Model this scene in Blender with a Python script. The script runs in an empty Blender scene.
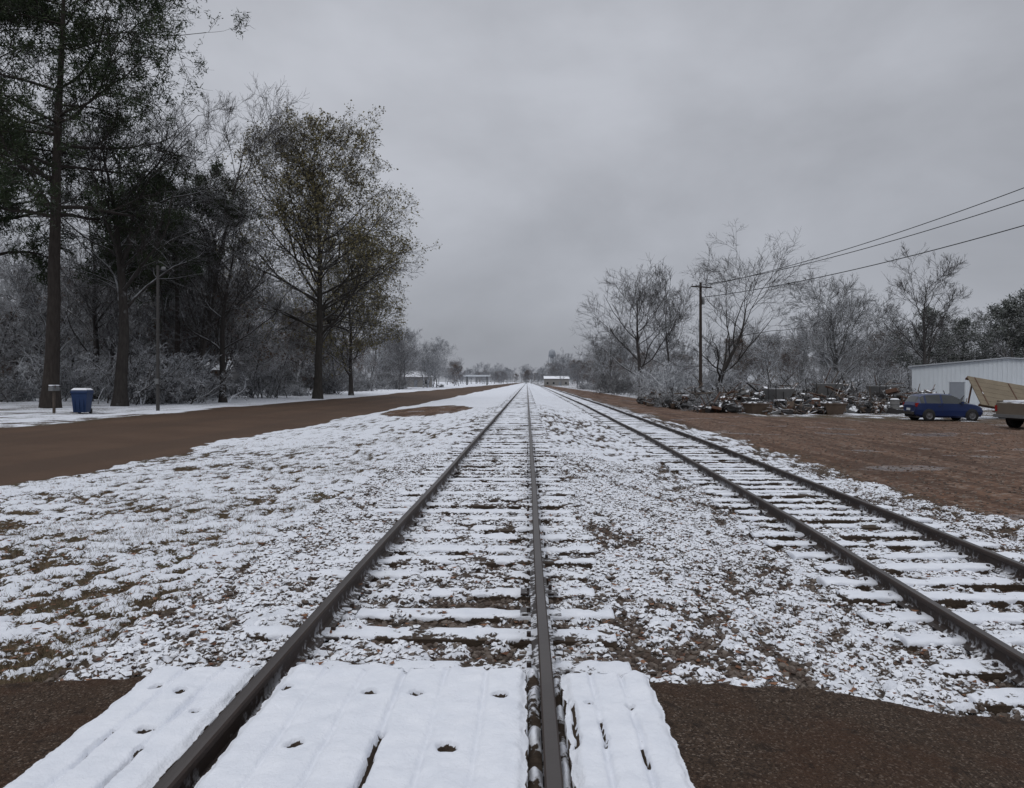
import bpy, math, random
import numpy as np
from mathutils import Vector, Matrix, Euler
random.seed(7)
RNG=np.random.default_rng(11)
D=bpy.data; SC=bpy.context.scene
COL=SC.collection

# ---------------------------------------------------------------- helpers
def link(o):
    COL.objects.link(o); return o
def empty(name, loc=(0,0,0)):
    o=D.objects.new(name,None); o.location=loc; o.empty_display_size=0.2; return link(o)
def npmesh(name, V, F, mats=(), mi=None, smooth=True, attrs=None):
    if isinstance(F,np.ndarray): F=[F]
    me=D.meshes.new(name)
    V=np.ascontiguousarray(V,dtype=np.float32)
    me.vertices.add(len(V)); me.vertices.foreach_set('co',V.ravel())
    nl=sum(f.size for f in F); nf=sum(len(f) for f in F)
    me.loops.add(nl); me.polygons.add(nf)
    me.loops.foreach_set('vertex_index',np.concatenate([f.ravel() for f in F]).astype(np.int32))
    starts=[];off=0
    for f in F:
        k=f.shape[1]; starts.append(off+np.arange(len(f))*k); off+=f.size
    me.polygons.foreach_set('loop_start',np.concatenate(starts).astype(np.int32))
    if mi is not None: me.polygons.foreach_set('material_index',np.asarray(mi,dtype=np.int32))
    me.update(calc_edges=True)
    me.polygons.foreach_set('use_smooth',np.full(nf,bool(smooth)))
    for m in mats: me.materials.append(m)
    if attrs:
        for k,a in attrs.items():
            at=me.attributes.new(k,'FLOAT','POINT'); at.data.foreach_set('value',np.ascontiguousarray(a,dtype=np.float32).ravel())
    return me
def obj(name, me, parent=None, loc=None, rot=None, scale=None, color=None):
    o=D.objects.new(name,me); link(o)
    if parent: o.parent=parent
    if loc is not None: o.location=loc
    if rot is not None: o.rotation_euler=rot
    if scale is not None: o.scale=scale if hasattr(scale,'__len__') else (scale,)*3
    if color is not None: o.color=color
    return o
def _hash(ix,iy,seed):
    h=(ix.astype(np.int64)*374761393+iy.astype(np.int64)*668265263+seed*1442695041)&0xffffffff
    h=((h^(h>>13))*1274126177)&0xffffffff
    h=(h^(h>>16))&0xffffffff
    return h/4294967295.0
def vn(x,y,s,seed=0):
    c_,s_=math.cos(seed*1.3+.5),math.sin(seed*1.3+.5)
    x,y=(x*c_-y*s_)/s+seed*17.13,(x*s_+y*c_)/s+seed*5.71
    ix=np.floor(x);iy=np.floor(y);fx=x-ix;fy=y-iy
    fx=fx*fx*(3-2*fx);fy=fy*fy*(3-2*fy)
    a=_hash(ix,iy,seed);b=_hash(ix+1,iy,seed);c=_hash(ix,iy+1,seed);d=_hash(ix+1,iy+1,seed)
    return (a*(1-fx)+b*fx)*(1-fy)+(c*(1-fx)+d*fx)*fy
def ss(a,b,x):
    t=np.clip((x-a)/(b-a),0,1); return t*t*(3-2*t)

# ---------------------------------------------------------------- materials
class NT:
    def __init__(s,name):
        s.m=D.materials.new(name); s.m.use_nodes=True; s.t=s.m.node_tree; s.t.nodes.clear()
        s.out=s.n('ShaderNodeOutputMaterial'); s.b=s.n('ShaderNodeBsdfPrincipled')
        s.l(s.b.outputs[0],s.out.inputs[0])
    def n(s,t,**k):
        x=s.t.nodes.new(t)
        for a,b in k.items(): setattr(x,a,b)
        return x
    def l(s,a,b): s.t.links.new(a,b)
    def put(s,inp,v):
        if hasattr(v,'is_linked') or hasattr(v,'links'): s.l(v,inp)
        else: inp.default_value=v
    def math(s,op,a,b=0.0,c=None,clamp=False):
        x=s.n('ShaderNodeMath',operation=op,use_clamp=clamp); s.put(x.inputs[0],a); s.put(x.inputs[1],b)
        if c is not None: s.put(x.inputs[2],c)
        return x.outputs[0]
    def noise(s,scale,detail=3,rough=0.55,vec=None,out=0):
        x=s.n('ShaderNodeTexNoise'); x.inputs['Scale'].default_value=scale; x.inputs['Detail'].default_value=detail
        x.inputs['Roughness'].default_value=rough
        s.l(vec if vec is not None else s.pos(),x.inputs['Vector']); return x.outputs[out]
    def pos(s):
        if not hasattr(s,'_p'): s._p=s.n('ShaderNodeNewGeometry')
        return s._p.outputs['Position']
    def objc(s):
        if not hasattr(s,'_o'): s._o=s.n('ShaderNodeTexCoord')
        return s._o.outputs['Object']
    def nz(s):
        s.pos(); x=s.n('ShaderNodeSeparateXYZ'); s.l(s._p.outputs['Normal'],x.inputs[0]); return x.outputs[2]
    def sstep(s,a,b,v):
        x=s.n('ShaderNodeMapRange',interpolation_type='SMOOTHSTEP'); s.put(x.inputs['Value'],v)
        s.put(x.inputs['From Min'],a); s.put(x.inputs['From Max'],b); return x.outputs[0]
    def mix(s,f,a,b,bt='MIX'):
        x=s.n('ShaderNodeMix',data_type='RGBA',blend_type=bt)
        s.put(x.inputs[0],f)
        for i,v in ((6,a),(7,b)):
            if isinstance(v,tuple): v=v if len(v)==4 else v+(1,)
            s.put(x.inputs[i],v)
        return x.outputs[2]
    def attr(s,name):
        x=s.n('ShaderNodeAttribute'); x.attribute_name=name; return x.outputs['Fac']
    def bump(s,h,strength=0.5,dist=0.02):
        x=s.n('ShaderNodeBump'); x.inputs['Strength'].default_value=strength; x.inputs['Distance'].default_value=dist
        s.l(h,x.inputs['Height']); s.l(x.outputs[0],s.b.inputs['Normal'])
    def fin(s,color,rough=0.8,spec=0.3,metal=0.0):
        s.put(s.b.inputs['Base Color'],color if not isinstance(color,tuple) else (color if len(color)==4 else color+(1,)))
        s.put(s.b.inputs['Roughness'],rough); s.put(s.b.inputs['Specular IOR Level'],spec); s.put(s.b.inputs['Metallic'],metal)
        return s.m
SNOW=(0.75,0.775,0.83); SNA=(0.60,0.635,0.71); SNB=(0.79,0.81,0.865)
def M(name,col,rough=0.75,var=0.25,scale=6,snow=0.0,spec=0.3,metal=0.0,bump=0.0):
    s=NT(name); v=s.objc()
    n=s.noise(scale,4,0.6,v)
    c=s.mix(n,tuple(x*(1-var) for x in col),tuple(min(1,x*(1+var)) for x in col))
    if snow>0:
        k=s.math('ADD',s.nz(),s.math('MULTIPLY',s.math('SUBTRACT',s.noise(3.5,3,0.6,v),0.5),1.1))
        f=s.sstep(1.05-snow*0.6,1.25-snow*0.6,k)
        c=s.mix(f,c,SNOW)
    if bump>0: s.bump(s.noise(scale*5,3,0.6,v),bump,0.02)
    return s.fin(c,rough,spec,metal)

def ground_material():
    s=NT('ground_snow_grass_gravel'); P=s.pos()
    sn=s.attr('snow'); road=s.attr('road'); lot=s.attr('lot'); grav=s.attr('grav'); cross=s.attr('cross')
    n1=s.noise(9,4,0.65); n2=s.noise(38,3,0.6); n3=s.noise(1.1,4,0.6); n4=s.noise(0.25,4,0.6); n5=s.noise(130,2,0.6)
    grass=s.mix(s.sstep(0.35,0.65,n1),(0.040,0.030,0.020),(0.105,0.078,0.050))
    grass=s.mix(s.sstep(0.5,0.68,n3),grass,(0.060,0.052,0.030))
    grass=s.mix(s.sstep(0.58,0.66,n2),grass,(0.14,0.068,0.042))
    vo=s.n('ShaderNodeTexVoronoi'); vo.inputs['Scale'].default_value=30; s.l(P,vo.inputs['Vector'])
    sep=s.n('ShaderNodeSeparateColor'); s.l(vo.outputs['Color'],sep.inputs[0])
    stone=s.mix(sep.outputs[0],(0.04,0.032,0.027),(0.16,0.135,0.115))
    stone=s.mix(s.sstep(0.0,0.35,vo.outputs['Distance']),stone,s.mix(0.5,stone,(0.02,0.015,0.012)))
    stone=s.mix(s.sstep(0.45,0.7,n1),stone,(0.095,0.060,0.042))
    base=s.mix(grav,grass,stone)
    # yard: packed red-brown dirt with tyre tracks, gravel flecks and a few puddles
    dirt=s.mix(s.sstep(0.3,0.7,n3),(0.085,0.046,0.031),(0.165,0.098,0.068))
    dirt=s.mix(s.sstep(0.42,0.66,n4),dirt,(0.125,0.078,0.058))
    vf=s.n('ShaderNodeTexVoronoi'); vf.inputs['Scale'].default_value=11; s.l(P,vf.inputs['Vector'])
    sf=s.n('ShaderNodeSeparateColor'); s.l(vf.outputs['Color'],sf.inputs[0])
    dirt=s.mix(s.math('MULTIPLY',s.sstep(0.72,0.80,sf.outputs[0]),s.sstep(.42,.58,n1)),dirt,(0.23,0.185,0.155))
    dirt=s.mix(s.math('MULTIPLY',s.sstep(0.25,0.15,sf.outputs[0]),.7),dirt,(0.045,0.028,0.021))
    dirt=s.mix(s.sstep(0.55,0.75,n2),dirt,(0.20,0.14,0.105))
    mp=s.n('ShaderNodeMapping'); mp.inputs['Scale'].default_value=(1.6,.12,1); mp.inputs['Rotation'].default_value=(0,0,.35); s.l(P,mp.inputs[0])
    tr=s.noise(1.0,3,0.55,mp.outputs[0])
    dirt=s.mix(s.math('MULTIPLY',s.sstep(0.50,0.60,tr),0.6),dirt,(0.055,0.033,0.024))
    base=s.mix(lot,base,dirt)
    mr_=s.n('ShaderNodeMapping'); mr_.inputs['Scale'].default_value=(1.0,.05,1); s.l(P,mr_.inputs[0])
    lane=s.noise(.55,3,0.5,mr_.outputs[0])
    asp=s.mix(s.sstep(0.3,0.7,n4),(0.062,0.038,0.027),(0.100,0.063,0.044))
    asp=s.mix(s.math('MULTIPLY',s.sstep(0.45,0.6,lane),.6),asp,(0.050,0.034,0.026))
    asp=s.mix(s.sstep(0.35,0.75,n5),asp,(0.12,0.083,0.062))
    base=s.mix(road,base,asp)
    v2=s.n('ShaderNodeTexVoronoi'); v2.inputs['Scale'].default_value=110; s.l(P,v2.inputs['Vector'])
    sp2=s.n('ShaderNodeSeparateColor'); s.l(v2.outputs['Color'],sp2.inputs[0])
    cr=s.mix(sp2.outputs[1],(0.024,0.015,0.010),(0.082,0.055,0.038))
    cr=s.mix(s.sstep(0.88,0.95,sp2.outputs[0]),cr,(0.16,0.125,0.10))
    cr=s.mix(s.sstep(0.4,0.7,s.noise(2.3,3)),cr,s.mix(0.55,cr,(0.06,0.028,0.015)))
    cr=s.mix(s.sstep(0.58,0.66,n1),cr,s.mix(0.6,cr,(0.018,0.012,0.009)))
    base=s.mix(cross,base,cr)
    f=s.math('ADD',sn,s.math('MULTIPLY',s.math('SUBTRACT',n1,0.5),0.45))
    f=s.math('ADD',f,s.math('MULTIPLY',s.math('SUBTRACT',n2,0.5),0.85))
    f=s.sstep(0.47,0.56,f)
    c=s.mix(f,base,s.mix(n1,SNA,SNB))
    wet=s.math('MULTIPLY',lot,s.sstep(0.59,0.64,s.noise(0.42,3,0.5)))
    r=s.math('SUBTRACT',0.88,s.math('MULTIPLY',wet,0.70))
    r=s.math('SUBTRACT',r,s.math('MULTIPLY',cross,0.22))
    r=s.math('SUBTRACT',r,s.math('MULTIPLY',road,0.10))
    bm=s.math('ADD',n2,s.math('MULTIPLY',n5,0.5))
    bm=s.math('ADD',bm,s.math('MULTIPLY',cross,s.math('MULTIPLY',v2.outputs['Distance'],-1.2)))
    bm=s.math('MULTIPLY',bm,s.math('SUBTRACT',1.0,s.math('MULTIPLY',wet,0.9)))
    s.bump(bm,0.7,0.02)
    sp=s.math('ADD',0.12,s.math('MULTIPLY',wet,0.3))
    return s.fin(c,r,sp)
GM=ground_material()

def bark_material():
    s=NT('bark_frosted'); o=s.n('ShaderNodeObjectInfo')
    mp=s.n('ShaderNodeMapping'); mp.inputs['Scale'].default_value=(1,1,.22); s.l(s.objc(),mp.inputs[0])
    n=s.noise(9,4,0.65,mp.outputs[0])
    c=s.mix(n,s.mix(0.75,o.outputs['Color'],(0,0,0)),s.mix(0.12,o.outputs['Color'],(.3,.28,.26)))
    k=s.math('ADD',s.nz(),s.math('MULTIPLY',s.math('SUBTRACT',s.noise(1.3,3,0.6,s.objc()),0.5),1.4))
    k=s.math('ADD',k,s.math('SUBTRACT',o.outputs['Alpha'],1.0))
    f=s.sstep(-0.15,0.3,k)
    f=s.math('MULTIPLY',f,s.math('ADD',s.math('MULTIPLY',o.outputs['Alpha'],0.75),0.22))
    c=s.mix(f,c,(0.60,0.625,0.67))
    s.bump(n,0.6,0.03)
    return s.fin(c,0.9,0.12)
BARK=bark_material()
def leaf_mat(name,a,b,fr=0.0):
    s=NT(name); n=s.noise(0.9,3,0.6,s.objc()); n2=s.noise(14,2,0.6,s.objc())
    c=s.mix(s.sstep(0.3,0.7,n),a,b); c=s.mix(s.math('MULTIPLY',n2,0.4),c,tuple(x*0.4 for x in a))
    if fr: c=s.mix(s.math('MULTIPLY',s.sstep(0.35,0.9,s.nz()),fr),c,(0.6,0.62,0.66))
    return s.fin(c,0.85,0.12)
NEEDLE=leaf_mat('pine_needles',(0.026,0.040,0.022),(0.055,0.070,0.036),0.10)
CEDAR=leaf_mat('cedar_foliage',(0.095,0.108,0.098),(0.15,0.16,0.145),0.45)
OAKLEAF=leaf_mat('oak_leaves_autumn',(0.165,0.145,0.070),(0.23,0.20,0.105),0.08)
BROWNLEAF=leaf_mat('brown_leaves',(0.10,0.066,0.05),(0.15,0.10,0.07),0.30)

# ---------------------------------------------------------------- track geometry
T1C=-0.65; RG=0.75
def t2left(Y):
    return np.interp(Y,[-20,0,5,10,16,25,60,225,600],[2.0,3.05,3.30,3.56,3.80,4.08,4.65,5.6,7.0])
def t2c(Y): return t2left(Y)+RG
PX=[-2500,-400,-80,-30,-21,-19.6,-19.0,-14,-9.7,-9.0,-3.8,-2.4,-2.0,0.8,1.3,2.3,6.8,7.6,30,80,400,2500]
PZ=[3.0,2.0,0.7,0.25,0.15,0.10,0.06,-0.08,-0.25,-0.22,-0.12,-0.02,0,0,-0.03,-0.28,-0.28,-0.33,-0.30,0.2,1.0,3.0]
def ground(X,Y):
    z=np.interp(X,PX,PZ)
    near=1-ss(35,70,np.abs(Y))
    e=(vn(X,Y,2.1,3)-0.5)*0.7+(vn(X,Y,0.5,4)-0.5)*0.35
    er=e+(vn(X,Y,7.0,5)-.5)*1.1
    road=ss(-19.2,-18.95,X+er)*(1-ss(-10.0,-9.75,X+er*0.8))
    lot=ss(6.5,7.5,X-(t2c(Y)-4.1)*0.6+e*1.6)*(1-ss(40,46,Y+e*6-np.clip(X-15,0,6)*-0.8+ss(0,1,(14-X))*-400))
    lot=lot*(1-ss(62,70,X))
    patch=((X+6.6)/2.6)**2+((Y-50)/9)**2
    dirtp=1-ss(0.8,1.15,patch+e*0.5)
    d2=np.abs(X-t2c(Y)); d1=np.abs(X-T1C)
    grav=np.maximum(1-ss(1.7,2.6,d1+e*0.8),1-ss(1.8,2.8,d2+e))
    grav=np.maximum(grav,ss(-0.5,0.5,X)*(1-ss(5.5,7,X)))
    ce=(vn(X,Y*0,0.33,8)-0.5)*0.10+(vn(X,Y*0,0.09,9)-0.5)*0.05
    yc=3.98+ce-0.10*ss(1.2,2.6,X)
    cross=1-ss(yc-0.03,yc+0.03,Y)
    zc=np.interp(X,[-30,-12,-6,-2.3,-2.05,-2.04,0.62,0.63,1.6,3.4,8,30],[-.2,-.18,-.05,.12,.135,0.04,0.04,.135,.10,-.10,-.3,-.33])
    zc=zc-0.10*((np.abs(X-t2left(Y))<0.16)|(np.abs(X-t2left(Y)-1.5)<0.16))
    cb=1-ss(yc-0.02,yc+0.16,Y)
    a=vn(X,Y,0.085,20);b=vn(X,Y,0.19,21);c=vn(X,Y,0.55,22);d=vn(X,Y,1.5,23);f=vn(X,Y,5.0,24); g=vn(X,Y,0.045,25)
    nz=(a-0.5)*0.56+(b-0.5)*0.46+(c-0.5)*0.24+(g-0.5)*0.28
    big=(d-0.5)*0.28+(f-0.5)*0.20
    cov=np.full_like(X,0.585)
    left=1-ss(-3.0,-2.2,X)
    cov=cov-0.085*left*(1-ss(6,18,Y))+0.05*left*ss(12,28,Y)
    gauge=1-ss(0.7,0.9,d1); cov=cov-0.055*gauge*(1-ss(9,22,Y))
    cov=cov-0.03*(1-ss(1.0,1.6,d2))*(1-ss(12,30,Y))
    mid=ss(.8,1.2,X)*(1-ss(2.6,3.4,X)); cov=cov-0.025*mid*(1-ss(6,14,Y))
    cov=cov+0.06*ss(25,70,Y)
    cov=np.where(X>6.2,cov-0.12,cov)
    cov=np.where(X<-19.3,0.64,cov)
    ndamp=1-0.75*ss(25,70,Y)
    sn=cov+(nz*near+big*0.8)*ndamp
    edge=np.exp(-((Y-yc-0.13)/0.13)**2)*0.16*(Y>yc-0.05)
    sn=sn+edge
    sn=sn*(1-road)*(1-lot*(1-0.12*ss(0.6,0.8,c)))*(1-dirtp)*(1-cross)
    sn=np.where(cross>0.5,0.0,sn)
    mask=ss(0.42,0.62,sn)
    rough=(a-0.5)*0.022+(g-0.5)*0.018+(b-0.5)*0.022
    flat=1-np.maximum(np.maximum(road,lot*0.75),cross)
    depth=mask*(0.016+0.026*np.clip(nz+0.3,0,1))
    zz=z+(rough*flat+depth)*near+(c-0.5)*0.02*flat*near
    zz=zz+edge*0.10
    fine=(g-0.5)*0.006+(a-.5)*0.006
    zz=zz*(1-cb)+(zc+fine)*cb
    zz=zz+(vn(X,Y,60,30)-0.5)*0.5*ss(30,70,np.abs(X))
    return zz,sn,road,np.maximum(lot,dirtp*0.9),grav,cross

def grow_steps(a,b,s0,ratio):
    out=[a];s=s0
    while out[-1]<b: out.append(out[-1]+s); s*=ratio
    return out
xs=np.array(sorted(set([-v for v in grow_steps(9.0,2500,0.04,1.035)]+list(np.arange(-8.978,8.99,0.023))+grow_steps(9.0,2500,0.04,1.035))))
ys=list(-np.array(grow_steps(0.3,300,0.3,1.25))[::-1])+list(np.arange(0,2.4,0.06))
y=2.4
while y<3500:
    ys.append(y); y+=min(max(0.017,y*y/1500.0),y*0.06)
ys=np.array(ys)
XX,YY=np.meshgrid(xs,ys)
Z,sn,rd,lt,gv,cr=ground(XX,YY)
nx,ny=len(xs),len(ys)
idx=np.arange(nx*ny).reshape(ny,nx)
F=np.stack([idx[:-1,:-1],idx[:-1,1:],idx[1:,1:],idx[1:,:-1]],-1).reshape(-1,4)
obj('ground',npmesh('ground',np.stack([XX,YY,Z],-1).reshape(-1,3),F,[GM],attrs=dict(snow=sn,road=rd,lot=lt,grav=gv,cross=cr)))
def gz(x,y):
    return float(ground(np.array([float(x)]),np.array([float(y)]))[0][0])

def tie_material():
    s=NT('tie_wood_with_snow'); sn=s.attr('snow')
    st=s.n('ShaderNodeMapping'); s.l(s.pos(),st.inputs[0]); st.inputs['Scale'].default_value=(3,30,30)
    w=s.noise(1.5,4,0.6,st.outputs[0])
    wood=s.mix(w,(0.018,0.013,0.010),(0.085,0.062,0.045))
    f=s.math('ADD',sn,s.math('MULTIPLY',s.math('SUBTRACT',s.noise(32,3),0.5),0.6))
    f=s.sstep(0.46,0.56,f)
    n=s.noise(7,4)
    c=s.mix(f,wood,s.mix(n,SNA,SNB))
    s.bump(s.math('ADD',s.noise(70,3),s.noise(18,2)),0.45,0.014)
    return s.fin(c,0.8,0.2)
TIEM=tie_material()
def rail_material():
    s=NT('rail_rusty_steel'); 
    n=s.noise(14,4,0.65); n2=s.noise(1.2,3)
    c=s.mix(n,(0.014,0.010,0.009),(0.048,0.031,0.024))
    top=s.sstep(0.9,0.99,s.nz())
    c=s.mix(top,c,s.mix(n2,(0.040,0.034,0.033),(0.085,0.075,0.072)))
    up=s.attr('foot')
    k=s.sstep(0.50,0.58,s.math('ADD',s.math('MULTIPLY',s.noise(22,3),0.5),s.math('MULTIPLY',s.noise(3,3),0.5)))
    k=s.math('MULTIPLY',k,s.math('MULTIPLY',up,0.9))
    c=s.mix(k,c,SNOW)
    r=s.math('SUBTRACT',0.75,s.math('MULTIPLY',top,0.33))
    s.bump(n,0.3,0.004)
    return s.fin(c,r,0.4,s.math('MULTIPLY',top,0.3))
RAILM=rail_material()

prof=[(-.070,-.172),(-.070,-.160),(-.030,-.147),(-.010,-.132),(-.009,-.052),(-.034,-.040),(-.036,-.012),(-.028,-.002),(-.014,0),
      (.014,0),(.028,-.002),(.036,-.012),(.034,-.040),(.009,-.052),(.010,-.132),(.030,-.147),(.070,-.160),(.070,-.172)]
foot=np.array([1,1,1,.4,0,0,0,0,0,0,0,0,0,0,.4,1,1,1],float)
def rail(name,xf,ztop,parent,y0=-15,y1=900):
    Ys=np.array(list(np.arange(y0,40,0.5))+list(np.arange(40,120,2))+list(np.linspace(120,y1,60)))
    Xc=xf(Ys)+0.004*np.sin(Ys*0.7)
    zt=ztop+0.006*np.sin(Ys*0.45+xf(Ys)[0])
    P=np.array(prof); n=len(P)
    V=np.zeros((len(Ys),n,3)); V[:,:,0]=Xc[:,None]+P[:,0]; V[:,:,1]=Ys[:,None]; V[:,:,2]=zt[:,None]+P[:,1]
    i=np.arange(len(Ys)-1)[:,None]*n; j=np.arange(n)[None]; j2=(j+1)%n
    F=np.stack([i+j,i+j2,i+n+j2,i+n+j],-1).reshape(-1,4)
    me=npmesh(name,V.reshape(-1,3),F,[RAILM],smooth=False,attrs=dict(foot=np.tile(foot,len(Ys))))
    return obj(name,me,parent)
def ties(name,xc,ztop,ys_,parent,halflen=1.3,hw=0.115,covf=0.62,seed=0):
    Vs=[];Fs=[];A=[];off=0
    r=random.Random(seed)
    for Y in ys_:
        yc=Y+r.uniform(-.05,.05); ang=r.uniform(-.03,.03); xo=r.uniform(-.08,.08); hl=halflen+r.uniform(-.09,.07); cv=covf+r.uniform(-.12,.10); zo=r.uniform(-.014,.014); hw_=hw*r.uniform(.85,1.1)
        if Y<12: nx_,ny_=90,12
        elif Y<25: nx_,ny_=44,8
        else: nx_,ny_=12,5
        u=np.concatenate([[-1,-1],np.linspace(-1,1,nx_),[1,1]]); v=np.concatenate([[-1,-1],np.linspace(-1,1,ny_),[1,1]])
        U,W=np.meshgrid(u,v)
        du=np.zeros_like(U); du[:,0]=1;du[:,-1]=1;du[0,:]=1;du[-1,:]=1
        d2=np.zeros_like(U); d2[:,1]=1;d2[:,-2]=1;d2[1,:]=1;d2[-2,:]=1; d2[du>0]=0
        x=xc(yc)+xo+U*hl; yy=yc+W*hw_+U*hl*ang
        nn=(vn(x,yy,0.11,40)-.5)*.45+(vn(x,yy,.3,41)-.5)*.45+(vn(x,yy,.05,42)-.5)*.3
        edge=1-np.clip(np.abs(W),0,1)**6
        sn=cv+0.06+nn*1.0-(1-edge)*0.12
        mask=ss(0.42,0.62,sn)
        z=ztop+zo+mask*(0.014+0.030*np.clip(nn+.25,0,1))*(0.35+0.65*edge)
        bulge=(vn(x,yy,.09,44)-.4)*0.05*mask
        yy=yy+np.sign(W)*bulge*(1-edge)
        z=np.where(d2>0,ztop+zo-0.004,z); sn=np.where(d2>0,sn-0.12,sn)
        z=np.where(du>0,ztop-0.15,z); sn=np.where(du>0,-1.0,sn)
        n0,n1=U.shape; id_=np.arange(n0*n1).reshape(n0,n1)+off
        Vs.append(np.stack([x,yy,z],-1).reshape(-1,3)); A.append(sn.ravel())
        Fs.append(np.stack([id_[:-1,:-1],id_[:-1,1:],id_[1:,1:],id_[1:,:-1]],-1).reshape(-1,4)); off+=n0*n1
    me=npmesh(name,np.concatenate(Vs),np.concatenate(Fs),[TIEM],attrs=dict(snow=np.concatenate(A)))
    return obj(name,me,parent)

tr1=empty('railway_track')
rail('left_rail',lambda y:np.full_like(y,-1.40),0.20,tr1); rail('right_rail',lambda y:np.full_like(y,0.10),0.20,tr1)
ties('wooden_ties',lambda y:T1C,0.032,np.arange(4.42,270,0.53),tr1,seed=1,covf=.60,halflen=1.27)
tr2=empty('railway_track')
rail('left_rail',t2left,-0.075,tr2); rail('right_rail',lambda y:t2left(y)+1.5,-0.075,tr2)
ties('wooden_ties',lambda y:float(t2c(y)),-0.230,np.arange(4.65,270,0.55),tr2,seed=2,covf=0.64)
def plates():
    Vs=[];Fs=[];off=0
    cube=np.array([[-1,-1,-1],[1,-1,-1],[1,1,-1],[-1,1,-1],[-1,-1,1],[1,-1,1],[1,1,1],[-1,1,1]],float)
    cf=np.array([[0,3,2,1],[4,5,6,7],[0,1,5,4],[1,2,6,5],[2,3,7,6],[3,0,4,7]])
    for base,zt,yy in ((None,0.034,np.arange(4.42,20,0.53)),(1,-0.235,np.arange(4.65,20,0.55))):
        for Y in yy:
            xl=-1.40 if base is None else float(t2left(Y))
            for xr in (xl,xl+1.5):
                for sx,sy,c in ((.15,.085,(0,0,.006)),(.014,.014,(.088,.04,.03)),(.014,.014,(-.088,-.04,.03))):
                    Vs.append(cube*np.array([sx,sy,.007 if c[2]<.01 else .02])+np.array([xr+c[0],Y+c[1],zt+c[2]])); Fs.append(cf+off); off+=8
    return npmesh('tie_plates',np.concatenate(Vs),np.concatenate(Fs),[RAILM],smooth=False,attrs=dict(foot=np.full(off,1.0)))
obj('tie_plates_and_spikes',plates(),tr1)

# crossing planks with snow
def plank_panel(name,x0,x1,y0,y1,ztop,seams,holes,slits,parent,seed):
    st=0.010
    X,Y=np.meshgrid(np.concatenate([[x0,x0],np.arange(x0,x1,st),[x1,x1]]),np.concatenate([[y0,y0],np.arange(y0,y1,st),[y1,y1]]))
    sk=np.zeros_like(X); sk[0,:]=1;sk[-1,:]=1;sk[:,0]=1;sk[:,-1]=1
    eY=((vn(X,X*0,.06,seed+1)-.5)*.05+(vn(X,X*0,.25,seed+2)-.5)*.06)*(Y>y1-.05)
    eX=(vn(X*0,Y,.08,seed+3)-.5)*.022*((X<x0+.02)|(X>x1-.02))
    n=(vn(X,Y,.30,50+seed)-.5)*.016+(vn(X,Y,.07,51+seed)-.5)*.010+(vn(X,Y,.022,53)-.5)*.0045
    z=ztop+0.030+n
    ed=np.minimum(np.minimum(X-x0,x1-X),np.minimum(Y-y0,y1-Y))
    ed=ed+(vn(X,Y,.05,55)-.5)*.02
    z=z-0.024*(1-ss(0,0.05,ed))
    sn=np.full_like(X,0.9)-0.5*(1-ss(-0.004,0.012,ed))
    for sx,dep in seams:
        q=np.abs(X-sx+(vn(X*0,Y,.12,60)-.5)*.014)
        dd=(0.4+1.0*vn(X*0+sx,Y,.3,61))
        z=z-dep*1.4*np.exp(-(q/0.014)**2)*dd
        sn=sn-0.32*np.exp(-(q/0.007)**2)*(dd>.95)
    for hx,hy,hr in holes:
        hr=hr*1.25
        q=np.sqrt(((X-hx))**2+((Y-hy)*1.0)**2)+(vn(X,Y,.03,62)-.5)*.02
        z=z-0.055*(1-ss(hr*0.55,hr*1.3,q)); sn=sn-1.3*(1-ss(hr*0.75,hr*1.1,q))
    for hx,ya,yb,w in slits:
        dy=np.clip(np.maximum(ya-Y,Y-yb),0,9)
        q=np.sqrt((X-hx+(vn(X*0,Y,.05,63)-.5)*.014)**2+dy**2)
        z=z-0.040*(1-ss(w*.4,w*1.8,q)); sn=sn-1.2*(1-ss(w*.6,w*1.1,q))
    z=np.where(sk>0,ztop-0.16,z); sn=np.where(sk>0,0.0,sn)
    n0,n1=X.shape; id_=np.arange(n0*n1).reshape(n0,n1)
    F=np.stack([id_[:-1,:-1],id_[:-1,1:],id_[1:,1:],id_[1:,:-1]],-1).reshape(-1,4)
    me=npmesh(name,np.stack([X+eX,Y+eY,z],-1).reshape(-1,3),F,[TIEM],attrs=dict(snow=sn))
    return obj(name,me,parent)
cp=empty('crossing_planks')
plank_panel('outer_left_plank',-2.05,-1.475,0.8,4.06,.145,[(-1.86,.016),(-1.66,.018)],[(-1.91,3.77,.018),(-1.72,3.30,.026),(-1.76,3.72,.02),(-1.58,3.5,.015)],[(-1.66,2.7,3.18,.007),(-1.86,3.0,3.3,.005)],cp,1)
plank_panel('centre_planks',-1.305,0.0,0.8,4.09,.147,[(-1.10,.013),(-.88,.012),(-.66,.018),(-.44,.012),(-.22,.013)],[(-1.235,3.77,.022),(-.79,3.72,.026),(-1.01,3.19,.030),(-.56,3.72,.024),(-.135,3.70,.026),(-.345,3.17,.030)],[(-.655,2.6,3.32,.012)],cp,3)
plank_panel('outer_right_plank',0.185,0.66,0.8,4.05,.145,[(.34,.014),(.50,.016)],[(.30,3.62,.018),(.50,3.60,.014)],[(.22,3.2,3.62,.009),(.345,3.2,3.45,.005),(.50,3.05,3.2,.006)],cp,4)
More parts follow.
